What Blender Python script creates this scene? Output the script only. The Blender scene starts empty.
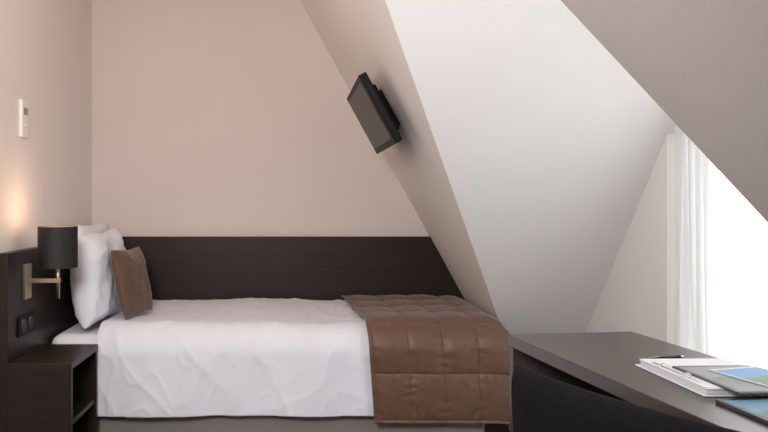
import bpy, bmesh, math
from mathutils import Vector, Matrix, noise

scene = bpy.context.scene
col = scene.collection
ZC = 1.18
F = 744.0

# ------------------------------------------------------------------ materials
def new_mat(name):
    m = bpy.data.materials.new(name); m.use_nodes = True
    nt = m.node_tree
    return m, nt, nt.nodes["Principled BSDF"]

def mat(name, c1, c2=None, rough=0.6, scale=(8, 8, 8), detail=4, bump=0.0, bump_scale=60.0,
        metallic=0.0, sheen=0.0, spec=0.5, lo=0.35, hi=0.65, bump_stretch=None):
    m, nt, b = new_mat(name)
    c2 = c2 or c1
    tc = nt.nodes.new("ShaderNodeTexCoord")
    mp = nt.nodes.new("ShaderNodeMapping"); mp.inputs["Scale"].default_value = scale
    nt.links.new(tc.outputs["Object"], mp.inputs["Vector"])
    n = nt.nodes.new("ShaderNodeTexNoise"); n.inputs["Scale"].default_value = 1.0
    n.inputs["Detail"].default_value = detail
    nt.links.new(mp.outputs["Vector"], n.inputs["Vector"])
    r = nt.nodes.new("ShaderNodeValToRGB")
    r.color_ramp.elements[0].position = lo; r.color_ramp.elements[1].position = hi
    r.color_ramp.elements[0].color = (*c1, 1); r.color_ramp.elements[1].color = (*c2, 1)
    nt.links.new(n.outputs["Fac"], r.inputs["Fac"])
    nt.links.new(r.outputs["Color"], b.inputs["Base Color"])
    b.inputs["Roughness"].default_value = rough
    b.inputs["Metallic"].default_value = metallic
    b.inputs["Specular IOR Level"].default_value = spec
    if sheen: b.inputs["Sheen Weight"].default_value = sheen
    if bump:
        mp2 = nt.nodes.new("ShaderNodeMapping")
        s = bump_stretch or (1, 1, 1)
        mp2.inputs["Scale"].default_value = [bump_scale * k for k in s]
        nt.links.new(tc.outputs["Object"], mp2.inputs["Vector"])
        n2 = nt.nodes.new("ShaderNodeTexNoise"); n2.inputs["Scale"].default_value = 1
        n2.inputs["Detail"].default_value = 3
        nt.links.new(mp2.outputs["Vector"], n2.inputs["Vector"])
        bp = nt.nodes.new("ShaderNodeBump"); bp.inputs["Strength"].default_value = bump
        bp.inputs["Distance"].default_value = 0.01
        nt.links.new(n2.outputs["Fac"], bp.inputs["Height"])
        nt.links.new(bp.outputs["Normal"], b.inputs["Normal"])
    return m

M_wall = mat("wall_paint_cream", (.80, .755, .72), (.82, .775, .74), rough=.9, scale=(2, 2, 2), bump=.05, bump_scale=150)
M_back = mat("wall_paint_blush", (.70, .63, .595), (.72, .65, .615), rough=.9, scale=(2, 2, 2), bump=.05, bump_scale=150)
M_slope_shade = mat("slope_paint_shaded", (.245, .218, .208), (.265, .236, .225), rough=.9, scale=(2, 2, 2), bump=.05, bump_scale=150)  # roof paint darkened: the near slope's shade is put into the colour
M_dormer = mat("dormer_paint", (.78, .765, .755), (.80, .785, .775), rough=.9, scale=(2, 2, 2), bump=.05, bump_scale=150)
M_floor = mat("floor_carpet", (.06, .05, .045), (.09, .075, .065), rough=.95, scale=(60, 60, 60), bump=.4, bump_scale=300)
M_wood_x = mat("dark_wood_long_grain", (.016, .010, .008), (.026, .016, .013), rough=.42, scale=(3, 60, 90), detail=6, bump=.04, bump_scale=40, bump_stretch=(.1, 3, 3), spec=.3)
M_wood_y = mat("dark_wood_depth_grain", (.016, .010, .008), (.026, .016, .013), rough=.40, scale=(90, 3, 60), detail=6, bump=.04, bump_scale=40, bump_stretch=(3, .1, 3), spec=.35)
M_wood_desk = mat("desk_wood", (.036, .024, .020), (.054, .037, .031), rough=.27, scale=(80, 3, 60), detail=6, bump=.04, bump_scale=40, bump_stretch=(3, .1, 3), spec=.9)
M_linen = mat("white_linen", (.80, .83, .91), (.83, .86, .94), rough=.85, scale=(5, 5, 5), bump=.16, bump_scale=20, sheen=.05)
M_pillow = mat("pillow_cotton", (.80, .83, .91), (.85, .87, .95), rough=.85, scale=(5, 5, 5), bump=.2, bump_scale=22, sheen=.05)
M_brown = mat("brown_satin", (.125, .065, .040), (.155, .083, .053), rough=.47, scale=(120, 120, 120), bump=.15, bump_scale=80, spec=.45, sheen=.2)
M_suede = mat("brown_cushion_satin", (.108, .057, .037), (.135, .073, .048), rough=.55, scale=(60, 60, 60), bump=.15, bump_scale=90, spec=.35, sheen=.2)
M_base = mat("boxspring_fabric", (.25, .22, .20), (.31, .275, .25), rough=.95, scale=(200, 200, 200), bump=.3, bump_scale=400)
M_black = mat("black_fabric", (.005, .005, .006), (.008, .008, .009), rough=.95, scale=(80, 80, 80), bump=.05, bump_scale=300, spec=.12)
M_blackleg = mat("black_lacquer", (.01, .01, .01), rough=.4)
M_shade = mat("black_lamp_shade", (.008, .008, .009), (.012, .012, .013), rough=.6, scale=(100, 100, 100), bump=.1, bump_scale=300)
M_gold = mat("shade_lining_bronze", (.07, .05, .04), (.08, .055, .04), rough=.6)
M_brass = mat("brushed_champagne_metal", (.54, .44, .35), (.62, .51, .41), rough=.32, metallic=1, scale=(4, 4, 200))
M_plastic_b = mat("black_plastic", (.008, .008, .009), rough=.5, spec=.15)
M_plastic_w = mat("white_plastic", (.84, .83, .81), rough=.4)
M_disp = mat("grey_display", (.24, .26, .25), rough=.2)
M_socket = mat("socket_dark", (.03, .03, .032), rough=.3)
M_screen = mat("tv_screen", (.022, .017, .015), rough=.35, spec=.2)
M_tvcase = mat("tv_casing", (.008, .006, .006), (.010, .008, .008), rough=.5, spec=.15)
M_frame = mat("window_frame_white", (.8, .8, .8), rough=.5)
M_paper = mat("paper_pages", (.82, .82, .80), (.7, .7, .68), rough=.8, scale=(3, 3, 600))
M_sheet = mat("paper_sheet_white", (.78, .79, .80), (.66, .67, .69), rough=.8, scale=(3, 3, 400))
M_white = mat("binder_white", (.74, .75, .78), rough=.45)
M_dkcov = mat("dark_cover", (.03, .032, .04), (.05, .05, .06), rough=.4)
M_ltcov = mat("pale_cover", (.50, .52, .54), (.56, .58, .60), rough=.4)
M_grey = mat("grey_card", (.26, .27, .29), (.32, .33, .35), rough=.5)
M_chrome = mat("chrome", (.7, .7, .72), rough=.15, metallic=1)

def emis(name, c, s):
    m, nt, b = new_mat(name)
    b.inputs["Base Color"].default_value = (*c, 1)
    b.inputs["Emission Color"].default_value = (*c, 1)
    b.inputs["Emission Strength"].default_value = s
    return m
M_bulb = emis("warm_bulb", (1, .72, .42), 3)

def sheer():
    m = bpy.data.materials.new("sheer_curtain"); m.use_nodes = True
    nt = m.node_tree; nt.nodes.clear()
    o = nt.nodes.new("ShaderNodeOutputMaterial")
    d = nt.nodes.new("ShaderNodeBsdfDiffuse"); d.inputs[0].default_value = (.84, .85, .85, 1)
    t = nt.nodes.new("ShaderNodeBsdfTranslucent"); t.inputs[0].default_value = (.88, .89, .885, 1)
    tr = nt.nodes.new("ShaderNodeBsdfTransparent"); tr.inputs[0].default_value = (1, 1, 1, 1)
    a = nt.nodes.new("ShaderNodeMixShader"); a.inputs[0].default_value = .60
    b = nt.nodes.new("ShaderNodeMixShader")
    wv = nt.nodes.new("ShaderNodeTexNoise"); wv.inputs["Scale"].default_value = 500
    mr = nt.nodes.new("ShaderNodeMapRange"); mr.inputs["To Min"].default_value = .05; mr.inputs["To Max"].default_value = .16
    nt.links.new(wv.outputs["Fac"], mr.inputs["Value"]); nt.links.new(mr.outputs[0], b.inputs[0])
    nt.links.new(d.outputs[0], a.inputs[1]); nt.links.new(t.outputs[0], a.inputs[2])
    nt.links.new(a.outputs[0], b.inputs[1]); nt.links.new(tr.outputs[0], b.inputs[2])
    nt.links.new(b.outputs[0], o.inputs[0])
    return m
M_sheer = sheer()

def glassm():
    m = bpy.data.materials.new("window_glass"); m.use_nodes = True
    nt = m.node_tree; nt.nodes.clear()
    o = nt.nodes.new("ShaderNodeOutputMaterial")
    g = nt.nodes.new("ShaderNodeBsdfGlossy"); g.inputs["Roughness"].default_value = .02
    tr = nt.nodes.new("ShaderNodeBsdfTransparent")
    b = nt.nodes.new("ShaderNodeMixShader"); b.inputs[0].default_value = .04
    nt.links.new(tr.outputs[0], b.inputs[1]); nt.links.new(g.outputs[0], b.inputs[2])
    nt.links.new(b.outputs[0], o.inputs[0])
    return m
M_glass = glassm()

# ------------------------------------------------------------------ helpers
def finish(name, bm, m, smooth=False, parent=None, loc=None, rot=None):
    bmesh.ops.recalc_face_normals(bm, faces=bm.faces)
    me = bpy.data.meshes.new(name); bm.to_mesh(me); bm.free()
    if smooth:
        for p in me.polygons: p.use_smooth = True
    ob = bpy.data.objects.new(name, me); col.objects.link(ob)
    if m: me.materials.append(m)
    if parent: ob.parent = parent
    if loc: ob.location = loc
    if rot: ob.rotation_euler = rot
    return ob

def add_box(bm, lo, hi):
    lo, hi = Vector(lo), Vector(hi)
    r = bmesh.ops.create_cube(bm, size=1)
    for v in r["verts"]:
        v.co = Vector(((lo[i] + hi[i]) / 2 + v.co[i] * (hi[i] - lo[i])) for i in range(3))
    return r["verts"]

def box(name, lo, hi, m, bevel=.003, parent=None, segs=2):
    bm = bmesh.new(); add_box(bm, lo, hi)
    if bevel:
        bmesh.ops.bevel(bm, geom=bm.edges[:] , offset=bevel, segments=segs, affect='EDGES', profile=.5)
    return finish(name, bm, m, parent=parent)

def empty(name, loc=(0, 0, 0), rz=0):
    e = bpy.data.objects.new(name, None); col.objects.link(e)
    e.empty_display_size = .1; e.location = loc; e.rotation_euler = (0, 0, rz)
    return e

def top(ob, label, cat, group=None):
    ob["label"] = label; ob["category"] = cat
    if group: ob["group"] = group

def struct(ob): ob["kind"] = "structure"; return ob

def slab(name, polys, out, m):
    bm = bmesh.new(); out = Vector(out)
    for pts in polys:
        a = [bm.verts.new(p) for p in pts]
        b = [bm.verts.new(Vector(p) + out) for p in pts]
        bm.faces.new(a); bm.faces.new(list(reversed(b)))
        n = len(pts)
        for i in range(n):
            bm.faces.new((a[i], b[i], b[(i + 1) % n], a[(i + 1) % n]))
    return struct(finish(name, bm, m))

def cyl(name, p0, p1, r, m, seg=24, parent=None, r2=None):
    bm = bmesh.new(); p0, p1 = Vector(p0), Vector(p1)
    d = p1 - p0
    q = Vector((0, 0, 1)).rotation_difference(d)
    bmesh.ops.create_cone(bm, cap_ends=True, segments=seg, radius1=r, radius2=r if r2 is None else r2, depth=d.length)
    bmesh.ops.transform(bm, matrix=Matrix.Translation((p0 + p1) / 2) @ q.to_matrix().to_4x4(), verts=bm.verts)
    ob = finish(name, bm, m, parent=parent)
    for p in ob.data.polygons: p.use_smooth = len(p.vertices) == 4
    return ob

def puff(name, w, h, t, m, p=3.0, q=.5, k=.12, n=56, wr=.0, seed=0, bend=0.0, parent=None, freq=5):
    """stuffed shape: local X = width, local Z = height, local Y = thickness"""
    bm = bmesh.new()
    for side in (-1, 1):
        g = []
        for i in range(n + 1):
            row = []
            for j in range(n + 1):
                u = math.sin((i / n * 2 - 1) * math.pi / 2); v = math.sin((j / n * 2 - 1) * math.pi / 2)
                x = u * (1 - k * v * v * (1 if k > 0 else u * u)); z = v * (1 - k * u * u)
                if k < 0:
                    x = u * (1 + k * (1 - v * v)); z = v * (1 + k * (1 - u * u))
                th = (max(0, 1 - abs(u) ** p) * max(0, 1 - abs(v) ** p)) ** q
                X, Z = x * w / 2, z * h / 2
                Y = side * th * t / 2
                if wr:
                    nv = noise.noise(Vector((X * freq + seed, Z * freq, side * 3 + seed)))
                    nr = 1 - abs(noise.noise(Vector((X * freq * 1.7 - Z * 3 + seed, Z * freq * 1.2, 7 + side)))) * 2
                    n3 = max(0, 1 - abs(noise.noise(Vector((X * freq * 2.6 + Z * 6, Z * freq * 2.2 - X * 4, seed + side)))) * 3) ** 2
                    Y += side * wr * (nv + .5 * nr + .35 * n3) * min(1, th * 1.5)
                    X += wr * .5 * noise.noise(Vector((Z * 7, seed, 1))) * abs(u)
                    Z += wr * .8 * noise.noise(Vector((X * 6, seed, 5))) * abs(v)
                Y += bend * (X / (w / 2)) ** 2
                row.append(bm.verts.new((X, Y, Z)))
            g.append(row)
        for i in range(n):
            for j in range(n):
                bm.faces.new((g[i][j], g[i + 1][j], g[i + 1][j + 1], g[i][j + 1]))
    bmesh.ops.remove_doubles(bm, verts=bm.verts, dist=1e-5)
    return finish(name, bm, m, smooth=True, parent=parent)

# ------------------------------------------------------------------ room shell
XL = -1.16; YB = 4.25; YF = -1.5; XR = 1.40; ZT = 2.457
AX, AY, AZ = -.045, 1.887, ZT
def roofx(z): return .03 + .547 * (2.32 - z)
X0 = roofx(0)
BY = AY + .886 * ZT; CY = AY - .635 * ZT
def farz(y): return ZT - (y - AY) / .886
def nearz(y): return ZT - (AY - y) / .635

slab("floor", [[(XL - .1, YF - .1, 0), (XR + .1, YF - .1, 0), (XR + .1, YB + .1, 0), (XL - .1, YB + .1, 0)]], (0, 0, -.1), M_floor)
slab("wall_left", [[(XL, YF - .1, 0), (XL, YB + .1, 0), (XL, YB + .1, ZT + .1), (XL, YF - .1, ZT + .1)]], (-.1, 0, 0), M_wall)
slab("wall_back", [[(XL, YB, 0), (X0 + .1, YB, 0), (X0, YB, 0.18), (AX + .1, YB, ZT), (XL, YB, ZT)]], (0, .1, 0), M_back)
slab("wall_front", [[(XL, YF, 0), (X0 + .1, YF, 0), (AX + .1, YF, ZT), (XL, YF, ZT)]], (0, -.1, 0), M_wall)
slab("ceiling", [[(XL, YF, ZT), (AX, YF, ZT), (AX, YB, ZT), (XL, YB, ZT)]], (0, 0, .1), M_wall)
no = Vector((1, 0, .547)).normalized() * .1
slab("ceiling.001", [[(AX, YB, ZT), (AX, AY, ZT), (X0, BY, 0), (X0, YB, 0)]], no, M_wall)
slab("ceiling.004", [[(AX, AY, ZT), (AX, YF, ZT), (X0, YF, 0), (X0, CY, 0)]], no, M_slope_shade)
slab("ceiling.002", [[(AX, AY, ZT), (XR + .12, AY, ZT), (XR + .12, BY, 0), (X0, BY, 0)]],
     Vector((0, 1, .886)).normalized() * .1, M_dormer)
slab("ceiling.003", [[(AX, AY, ZT), (XR + .12, AY, ZT), (XR + .12, CY, 0), (X0, CY, 0)]],
     Vector((0, -1, .635)).normalized() * .1, M_dormer)
WY0, WY1, WZ = .75, 2.80, .08
slab("wall_right", [[(XR, BY, 0), (XR, CY, 0), (XR, WY0, nearz(WY0)), (XR, WY0, WZ), (XR, WY1, WZ), (XR, WY1, farz(WY1))]],
     (.12, 0, 0), M_dormer)

# window
win = struct(empty("window_1", (XR + .095, AY, WZ)))
pts = [(WY1, WZ), (WY1, farz(WY1)), (AY, ZT), (WY0, nearz(WY0)), (WY0, WZ)]
bm = bmesh.new()
cy = sum(p[0] for p in pts) / 5; cz = sum(p[1] for p in pts) / 5
inn = [(p[0] + (cy - p[0]) * .05, p[1] + (cz - p[1]) * .05) for p in pts]
for i in range(5):
    j = (i + 1) % 5
    vs = []
    for x in (0, .05):
        for (a, b_) in (pts[i], pts[j], inn[j], inn[i]):
            vs.append(bm.verts.new((x - .025, a - AY, b_ - WZ)))
    for f in ((0, 1, 2, 3), (7, 6, 5, 4), (0, 4, 5, 1), (1, 5, 6, 2), (2, 6, 7, 3), (3, 7, 4, 0)):
        bm.faces.new([vs[k] for k in f])
add_box(bm, (-.025, -.03, 0), (.025, .03, ZT - WZ - .05))
finish("window_frame", bm, M_frame, parent=win)
bm = bmesh.new()
bm.faces.new([bm.verts.new((0.0, a - AY, b_ - WZ)) for a, b_ in inn])
finish("window_pane", bm, M_glass, parent=win)

# sheer curtain
bm = bmesh.new(); N = 160; K = 24; g = []
for i in range(N + 1):
    s = i / N; y = 2.79 - s * .23
    zt = farz(y) - .02
    row = []
    for k in range(K + 1):
        z = WZ + .01 + (zt - WZ - .01) * k / K
        yy = y - .04 * (1 - k / K) * s + .007 * math.sin(s * 2 * math.pi * 11)
        x = 1.430 + .022 * math.sin(s * 2 * math.pi * 5.5 + 1.0 * math.sin(z * 2.5 + s * 3)) + .004 * math.sin(s * 50 + z * 2)
        row.append(bm.verts.new((x, yy, z)))
    g.append(row)
for i in range(N):
    for k in range(K): bm.faces.new((g[i][k], g[i + 1][k], g[i + 1][k + 1], g[i][k + 1]))
cur = finish("curtain", bm, M_sheer, smooth=True)
top(cur, "white sheer curtain hanging in folds beside the window", "curtain")

# ------------------------------------------------------------------ headboards
hb = box("headboard", (XL + .001, 2.90, 0), (XL + .04, YB - .04, .972), M_wood_y, .002)
top(hb, "dark wood headboard panel fixed to the side wall behind the pillows", "headboard")
bp_ = empty("wall_panel", (0, YB, .02))
bm = bmesh.new()
zt = .972; zb = .02
bpts = [(XL + .041, zb), (roofx(zb) + .01, zb), (roofx(zt) + .01, zt), (XL + .041, zt)]
a = [bm.verts.new((x, 0, z - .02)) for x, z in bpts]; b_ = [bm.verts.new((x, -.035, z - .02)) for x, z in bpts]
bm.faces.new(a); bm.faces.new(list(reversed(b_)))
for i in range(4): bm.faces.new((a[i], b_[i], b_[(i + 1) % 4], a[(i + 1) % 4]))
finish("panel_board", bm, M_wood_x, parent=bp_)
top(bp_, "long dark wood panel running along the wall behind the bed", "wall panel")

# ------------------------------------------------------------------ bed
bed = empty("bed", (-.1, 3.78, 0))
def bl(lo, hi): return [lo[0] + .1, lo[1] - 3.78, lo[2]], [hi[0] + .1, hi[1] - 3.78, hi[2]]
lo, hi = bl((-1.11, 3.355, .07), (.86, 4.19, .33)); box("bed_base", lo, hi, M_base, .02, bed, 4)
lo, hi = bl((-1.11, 3.350, .33), (.89, 4.19, .570)); box("mattress", lo, hi, M_linen, .05, bed, 6)
for (x, y) in ((-1.05, 3.44), (.80, 3.44), (-1.05, 4.12), (.80, 4.12)):
    cyl("leg", (x + .1, y - 3.78, 0), (x + .1, y - 3.78, .075), .025, M_blackleg, parent=bed)
top(bed, "single bed with grey-brown box spring and white mattress", "bed")

def fold(d, L, r):
    if d < L: return d, 0, 0
    a = (d - L) / r
    if a < math.pi / 2: return L + r * math.sin(a), r - r * math.cos(a), a
    return L + r, r + (d - L - r * math.pi / 2), math.pi / 2

def drape(name, m, xs, yb, yf, T, r, zbot, disp, nu, nv, right=None, skew=0.0, thick=.012):
    bm = bmesh.new(); g = []
    L = yb - (yf + r)
    tot = L + r * math.pi / 2 + (T - r - zbot)
    for i in range(nu + 1):
        row = []
        for j in range(nv + 1):
            v = tot * j / nv
            u = xs[0] + (xs[1] - xs[0]) * i / nu
            ay, dy, ang = fold(v, L, r)
            x = u; dx = 0; angx = 0
            if right:
                ax, dx, angx = fold(u - xs[0], right[0] - right[1] - xs[0], right[1]); x = xs[0] + ax
            x += skew * (v / tot) * (1 - (i / nu))
            drop = max(dy, dx) + .15 * min(dy, dx)
            d = disp(u, v, ang, tot)
            nx = math.sin(angx); ny = -math.sin(ang); nz = math.cos(ang) * math.cos(angx)
            p = Vector((x + nx * d, yb - ay + ny * d, T - drop + nz * d))
            row.append(bm.verts.new(p))
        g.append(row)
    for i in range(nu):
        for j in range(nv): bm.faces.new((g[i][j], g[i + 1][j], g[i + 1][j + 1], g[i][j + 1]))
    ob = finish(name, bm, m, smooth=True)
    s = ob.modifiers.new("thickness", "SOLIDIFY"); s.thickness = thick; s.offset = 1
    return ob

def ridge(x, y, z, p):
    return max(0, 1 - abs(noise.noise(Vector((x, y, z)))) * 2.2) ** p
def duvet_disp(u, v, ang, tot):
    s = math.sin(ang)
    d = .018 * noise.noise(Vector((u * 1.4, v * 1.6, 1.3)))
    d += .006 * ridge(u * 1.6 + v * .8, v * 2.0 - u * .7, 4.0, 3)
    d += .0045 * ridge(u * 4.0 - v * 1.5, v * 1.4 + u * 1.0, 9.0, 4)
    d += .0028 * ridge(u * 9.0 + v * 4, v * 5 - u * 3.0, 2.0, 4)
    d += s * .011 * math.sin(u * 8 + 2.5 * noise.noise(Vector((u * 1.6, v * 1.0, 0))))
    d += s * .004 * math.sin(u * 23 + 3.5 * noise.noise(Vector((u * 2.6, v * 1.0, 6))))
    d += s * .008 * max(0, v - tot * .7)
    return d + .012
duv = drape("duvet", M_linen, (-.885, .42), 4.17, 3.325, .592, .11, .222, duvet_disp, 300, 220, thick=.014)
top(duv, "white cotton duvet spread over the bed and draped down its side", "duvet")

def throw_disp(u, v, ang, tot):
    pu = (u - .28) / .168; pv = v / .205
    q = (abs(math.sin(math.pi * pu)) * abs(math.sin(math.pi * pv))) ** .27
    d = .019 * q + .008 * noise.noise(Vector((u * 3, v * 3, 2.3)))
    d += .004 * noise.noise(Vector((u * 12, v * 10, 1.3)))
    d += .0012 * noise.noise(Vector((u * 34, v * 30, 8.3)))
    su = abs(pu - round(pu)); sv = abs(pv - round(pv))
    d += .0018 * math.sin(v * 110 + 6 * noise.noise(Vector((u * 9, v * 9, 0)))) * max(0, 1 - su * 3.5)
    d += .0018 * math.sin(u * 100 + 6 * noise.noise(Vector((u * 9, v * 9, 3)))) * max(0, 1 - sv * 3.5)
    return d + .010
thr = drape("bed_throw", M_brown, (.26, 1.08), 4.17, 3.300, .617, .11, .195, throw_disp, 260, 380,
            right=(.922, .07), skew=.09, thick=.008)
top(thr, "brown quilted satin bed runner across the foot of the bed", "bed throw")

def place(ob, loc, rz, lean):
    ob.matrix_world = Matrix.Translation(loc) @ Matrix.Rotation(rz, 4, 'Z') @ Matrix.Rotation(lean, 4, 'X')
p1 = puff("pillow", .54, .45, .085, M_pillow, p=3, q=.45, k=-.06, wr=.008, seed=3)
place(p1, (-1.064, 3.92, .835), math.radians(90), 0)
top(p1, "plump white pillow standing upright against the headboard", "pillow", "white pillows")
p2 = puff("pillow.001", .60, .43, .165, M_pillow, p=3.2, q=.42, k=-.055, wr=.018, seed=11)
place(p2, (-.955, 3.67, .812), math.radians(86), math.radians(-6))
top(p2, "white pillow leaning on the pillow behind it", "pillow", "white pillows")
cu = puff("cushion", .33, .33, .09, M_suede, p=2.6, q=.5, k=-.06, wr=.010, seed=5, freq=8)
place(cu, (-.793, 3.63, .783), math.radians(79), math.radians(-13))
top(cu, "small brown satin cushion leaning against the white pillows", "cushion")

# ------------------------------------------------------------------ nightstand
NX0, NX1, NY0, NY1, NZ = -1.118, -.868, 2.89, 3.28, .545
ns = empty("nightstand", ((NX0 + NX1) / 2, (NY0 + NY1) / 2, 0))
o = ns.location
def nb(name, lo, hi, m=M_wood_x, bev=.002):
    return box(name, [lo[i] - o[i] for i in range(3)], [hi[i] - o[i] for i in range(3)], m, bev, ns)
nb("top_board", (NX0, NY0, NZ - .025), (NX1, NY1, NZ), M_wood_y)
nb("side_panel", (NX0, NY0 + .002, 0), (NX1 - .002, NY0 + .024, NZ - .025))
nb("side_panel", (NX0, NY1 - .024, 0), (NX1 - .002, NY1 - .002, NZ - .025))
nb("back_panel", (NX0, NY0 + .024, .0), (NX0 + .015, NY1 - .024, NZ - .025))
nb("shelf", (NX0 + .015, NY0 + .024, .29), (NX1 - .01, NY1 - .024, .31))
nb("bottom_board", (NX0 + .015, NY0 + .024, .04), (NX1 - .01, NY1 - .024, .06))
top(ns, "dark wood open-sided nightstand beside the bed under the wall lamp", "nightstand")

# ------------------------------------------------------------------ wall lamp
wl = empty("wall_lamp", (XL + .04, 3.09, .845))
lx = .135
box("wall_plate", (0, -.036, -.075), (.014, .036, .070), M_brass, .002, wl)
box("lamp_arm", (.014, -.009, -.009), (lx + .012, .009, .009), M_brass, .0015, wl)
cyl("lamp_stem", (lx, 0, -.075), (lx, 0, .10), .0085, M_brass, parent=wl)
bm = bmesh.new(); S = 48; rr = .080; z0, z1 = .055, .225
def ring(r, z): return [bm.verts.new((lx + r * math.cos(t * 2 * math.pi / S), r * math.sin(t * 2 * math.pi / S), z)) for t in range(S)]
r1, r2_, r3, r4 = ring(rr, z0), ring(rr, z1), ring(rr - .002, z1), ring(rr - .002, z0)
for A, B in ((r1, r2_), (r2_, r3), (r4, r1)):
    for t in range(S): bm.faces.new((A[t], A[(t + 1) % S], B[(t + 1) % S], B[t]))
finish("lamp_shade", bm, M_shade, parent=wl)
bm = bmesh.new()
r5, r6 = ring(rr - .003, z1 - .001), ring(rr - .003, z0 + .001)
for t in range(S): bm.faces.new((r5[t], r5[(t + 1) % S], r6[(t + 1) % S], r6[t]))
finish("shade_lining", bm, M_gold, parent=wl, smooth=True)
bm = bmesh.new(); bmesh.ops.create_uvsphere(bm, u_segments=20, v_segments=12, radius=.022)
bmesh.ops.translate(bm, vec=(lx, 0, .135), verts=bm.verts)
finish("bulb", bm, M_bulb, parent=wl, smooth=True)
top(wl, "brass wall lamp with black drum shade mounted on the headboard", "wall lamp")
ld = bpy.data.lights.new("bulb_light", "POINT"); ld.energy = 2.3; ld.color = (1, .60, .36); ld.shadow_soft_size = .07
lo_ = bpy.data.objects.new("bulb_light", ld); col.objects.link(lo_); lo_.location = (lx, 0, .215); lo_.parent = wl

# power outlet
po = empty("power_outlet", (XL + .04, 3.085, .665))
box("cover_plate", (0, -.085, -.042), (.010, .085, .042), M_plastic_b, .003, po)
for dy in (-.042, .042):
    bm = bmesh.new()
    bmesh.ops.create_cone(bm, cap_ends=True, segments=32, radius1=.028, radius2=.026, depth=.004)
    bmesh.ops.rotate(bm, matrix=Matrix.Rotation(math.pi / 2, 3, 'Y'), verts=bm.verts)
    bmesh.ops.translate(bm, vec=(.012, dy, 0), verts=bm.verts)
    finish("socket", bm, M_socket, parent=po)
    for s in (-.009, .009):
        cyl("pin_hole", (.0138, dy + s, 0), (.0148, dy + s, 0), .003, M_plastic_b, 10, po)
top(po, "black double power outlet on the headboard above the nightstand", "power outlet")

# thermostat
th = empty("thermostat", (XL, 3.16, 1.525))
box("housing", (0, -.038, -.080), (.016, .038, .080), M_plastic_w, .004, th, 3)
box("display", (.016, -.022, .016), (.017, .022, .046), M_disp, 0, th)
box("button", (.016, -.018, -.035), (.019, -.002, -.022), M_plastic_w, .001, th)
box("button", (.016, .004, -.035), (.019, .020, -.022), M_plastic_w, .001, th)
top(th, "white wall thermostat with small display above the headboard", "thermostat")

# ------------------------------------------------------------------ television
sd = Vector((.547, 0, -1)).normalized()
nn = Vector((-1, 0, -.547)).normalized()
tv = empty("television", (0, 0, 0))
cz_ = 1.595
Tm = Matrix((( 0, sd.x, nn.x, 0), (1, 0, 0, 0), (0, sd.z, nn.z, 0), (0, 0, 0, 1)))
tv.matrix_world = Matrix.Translation((roofx(cz_), 3.36, cz_)) @ Tm
box("tv_casing", (-.35, -.16, .072), (.35, .155, .10), M_tvcase, .006, tv, 3)
box("tv_back", (-.25, -.11, .045), (.25, .11, .073), M_plastic_b, .01, tv, 3)
box("tv_bezel", (-.35, -.16, .099), (.35, .155, .106), M_plastic_b, .002, tv)
box("screen", (-.322, -.137, .105), (.322, .128, .108), M_screen, 0, tv)
box("wall_bracket", (-.05, -.09, .0), (.05, .09, .01), M_plastic_b, .001, tv)
box("bracket_arm", (-.02, -.03, .008), (.02, .03, .047), M_plastic_b, .001, tv)
top(tv, "black flat screen television mounted on the sloping ceiling", "television")

# ------------------------------------------------------------------ desk
DR = math.radians(7.5)
dk = empty("desk", (.680, 2.38, 0), DR)
DL, DW, DZ = 1.40, .425, .75
box("desk_top", (0, -DL, DZ - .036), (DW, 0, DZ), M_wood_desk, .002, dk)
box("side_panel", (.004, -.034, 0), (DW - .004, -.004, DZ - .036), M_wood_desk, .002, dk)
box("side_panel", (.004, -DL + .004, 0), (DW - .004, -DL + .034, DZ - .036), M_wood_desk, .002, dk)
box("modesty_panel", (DW - .04, -DL + .034, .40), (DW - .02, -.034, DZ - .036), M_wood_desk, .002, dk)
top(dk, "dark wood writing desk standing by the dormer window", "desk")

# ------------------------------------------------------------------ chair
ch = empty("chair", (.612, 1.435, 0), math.radians(-65))
CB = puff("backrest", .61, .42, .075, M_black, p=12, q=.5, k=.03, seed=2, bend=.045, parent=ch)
CB.location = (0, 0, .592); CB.rotation_euler = (math.radians(5), 0, 0)
ST = puff("seat", .48, .42, .10, M_black, p=6, q=.5, k=.05, parent=ch)
ST.rotation_euler = (math.radians(90), 0, 0); ST.location = (0, .24, .44)
for x in (-.18, .18):
    for y in (.08, .40):
        cyl("leg", (x * 1.08, y, 0), (x, y, .41), .012, M_blackleg, parent=ch, r2=.018)
for x in (-.18, .18):
    cyl("back_post", (x, .08, .40), (x, .045, .52), .014, M_blackleg, parent=ch)
top(ch, "black upholstered chair with rounded backrest pulled up to the desk", "chair")

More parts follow.
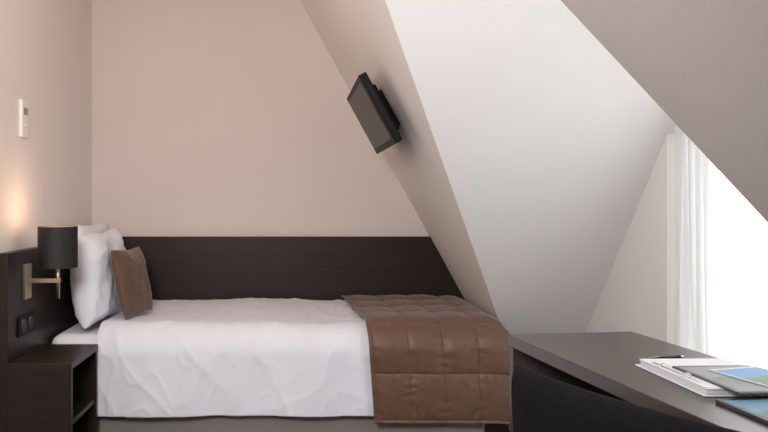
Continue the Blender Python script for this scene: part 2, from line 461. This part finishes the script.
# ------------------------------------------------------------------ things on desk
def picmat(name, sky, land, dark):
    m, nt, b = new_mat(name)
    tc = nt.nodes.new("ShaderNodeTexCoord")
    sp = nt.nodes.new("ShaderNodeSeparateXYZ"); nt.links.new(tc.outputs["Object"], sp.inputs[0])
    n = nt.nodes.new("ShaderNodeTexNoise"); n.inputs["Scale"].default_value = 30
    nt.links.new(tc.outputs["Object"], n.inputs["Vector"])
    mu = nt.nodes.new("ShaderNodeMath"); mu.operation = 'MULTIPLY_ADD'; mu.inputs[1].default_value = .12
    nt.links.new(n.outputs["Fac"], mu.inputs[0]); nt.links.new(sp.outputs["Y"], mu.inputs[2])
    r = nt.nodes.new("ShaderNodeValToRGB")
    mr = nt.nodes.new("ShaderNodeMapRange"); mr.inputs["From Min"].default_value = -.06; mr.inputs["From Max"].default_value = .17
    nt.links.new(mu.outputs[0], mr.inputs["Value"]); nt.links.new(mr.outputs[0], r.inputs["Fac"])
    e = r.color_ramp.elements
    e[0].color = (*dark, 1); e[1].color = (*sky, 1); e[1].position = .62
    k = e.new(.35); k.color = (*land, 1)
    k = e.new(.52); k.color = (*land, 1)
    nt.links.new(r.outputs["Color"], b.inputs["Base Color"])
    b.inputs["Roughness"].default_value = .45
    b.inputs["Specular IOR Level"].default_value = .3
    return m
M_pic1 = picmat("grey_print", (.30, .32, .35), (.20, .22, .22), (.26, .27, .28))
M_pic2 = picmat("coast_print", (.14, .26, .38), (.10, .19, .12), (.16, .20, .18))
M_pic3 = picmat("town_print", (.14, .30, .55), (.16, .24, .12), (.10, .18, .10))

def booklet(name, center, w, l, t, rz, z, cover, label, cat, pic=None, spine=True):
    e = empty(name, (center[0], center[1], z), rz)
    ct = min(.001, t * .3)
    box("cover_back", (-w / 2, -l / 2, 0), (w / 2, l / 2, ct), cover, 0, e)
    box("pages", (-w / 2 + .002, -l / 2 + .002, ct), (w / 2 - .002, l / 2 - .002, t - ct), M_paper, 0, e)
    box("cover_front", (-w / 2, -l / 2, t - ct), (w / 2, l / 2, t), cover, 0, e)
    if spine: box("spine", (-w / 2 - .0015, -l / 2, 0), (-w / 2, l / 2, t), cover, 0, e)
    if pic:
        box("cover_picture", (-w / 2 + .007, -l / 2 + .008, t), (w / 2 - .007, l / 2 - .012, t + .0003), pic, 0, e)
    top(e, label, cat)
    return e

be = empty("ring_binder", (1.005, 1.78, DZ + .001), .03)
box("binder_cover", (-.118, -.155, 0), (.118, .155, .003), M_white, .001, be)
bm = bmesh.new()
for k in range(12):
    dx = .004 * math.sin(k * 2.1); dy = .003 * math.cos(k * 1.7)
    add_box(bm, (-.108 + dx, -.148 + dy, .003 + k * .0013), (.106 + dx, .143 + dy, .0043 + k * .0013))
finish("sheets", bm, M_sheet, parent=be)
box("ring_bar", (-.103, -.10, .0185), (-.093, .10, .0200), M_chrome, .0005, be)
for yy in (-.05, .05):
    bm = bmesh.new()
    prev = None
    for k in range(13):
        t_ = math.pi * k / 12
        cpt = Vector((-.098 + .012 * math.cos(t_), yy, .0185 + .009 * math.sin(t_)))
        rg = [bm.verts.new(cpt + Vector((math.cos(t_) * .0013 * math.cos(q), .0013 * math.sin(q), math.sin(t_) * .0013 * math.cos(q)))) for q in [j * math.pi / 3 for j in range(6)]]
        if prev:
            for j in range(6): bm.faces.new((prev[j], rg[j], rg[(j + 1) % 6], prev[(j + 1) % 6]))
        prev = rg
    finish("binder_ring", bm, M_chrome, smooth=True, parent=be)
top(be, "open white ring binder with a block of sheets on the desk", "binder")

booklet("brochure", (1.025, 1.70), .19, .25, .004, .05, DZ + .0200, M_dkcov,
        "thin dark edged grey brochure lying on the open binder", "brochure", M_pic1)
booklet("leaflet", (1.075, 1.69), .14, .20, .002, .26, DZ + .0250, M_ltcov,
        "pale leaflet with blue and green town picture over the brochure", "leaflet", M_pic3, spine=False)
booklet("magazine", (1.000, 1.485), .20, .20, .007, .08, DZ + .001, M_dkcov,
        "thin dark edged magazine with blue and green coast picture", "magazine", M_pic2)

# pen
pn = empty("pen", (1.00, 2.00, DZ + .0055), math.radians(20))
cyl("pen_barrel", (-.065, 0, 0), (.045, 0, 0), .0045, M_plastic_b, 16, pn)
cyl("pen_tip", (.045, 0, 0), (.062, 0, 0), .0045, M_chrome, 16, pn, r2=.001)
box("pen_clip", (-.063, -.0012, .0045), (-.028, .0012, .0062), M_chrome, .0004, pn)
cyl("pen_button", (-.073, 0, 0), (-.065, 0, 0), .0022, M_chrome, 12, pn)
top(pn, "slim black pen lying on the desk behind the binder", "pen")

# ------------------------------------------------------------------ light
w = bpy.data.worlds.new("overcast_sky"); scene.world = w; w.use_nodes = True
bg = w.node_tree.nodes["Background"]
bg.inputs[0].default_value = (1, .99, .985, 1); bg.inputs[1].default_value = 2.0

def area(name, loc, target, size, energy, color):
    l = bpy.data.lights.new(name, "AREA"); l.energy = energy; l.color = color; l.size = size
    ob = bpy.data.objects.new(name, l); col.objects.link(ob); ob.location = loc
    ob.rotation_euler = (Vector(target) - Vector(loc)).to_track_quat('-Z', 'Y').to_euler()
area("fill_light", (-.50, .55, 1.78), (.25, 4.2, .55), .5, 41, (1, .955, .935))  # added fill in mid-air, unseen, brightens back wall and bed; no actual lamp
area("ceiling_light", (-.5, 2.7, 2.40), (-.3, 4.1, 1.5), .4, 3.4, (1, .50, .32))

cam = bpy.data.cameras.new("camera"); co = bpy.data.objects.new("camera", cam); col.objects.link(co)
co.location = (0, 0, ZC); co.rotation_euler = (math.pi / 2, 0, 0)
cam.sensor_width = 36; cam.lens = F / 768 * 36
cam.shift_x = (384 - 295) / 768; cam.shift_y = -16 / 768
cam.clip_start = .05
scene.camera = co
scene.view_settings.view_transform = 'Standard'
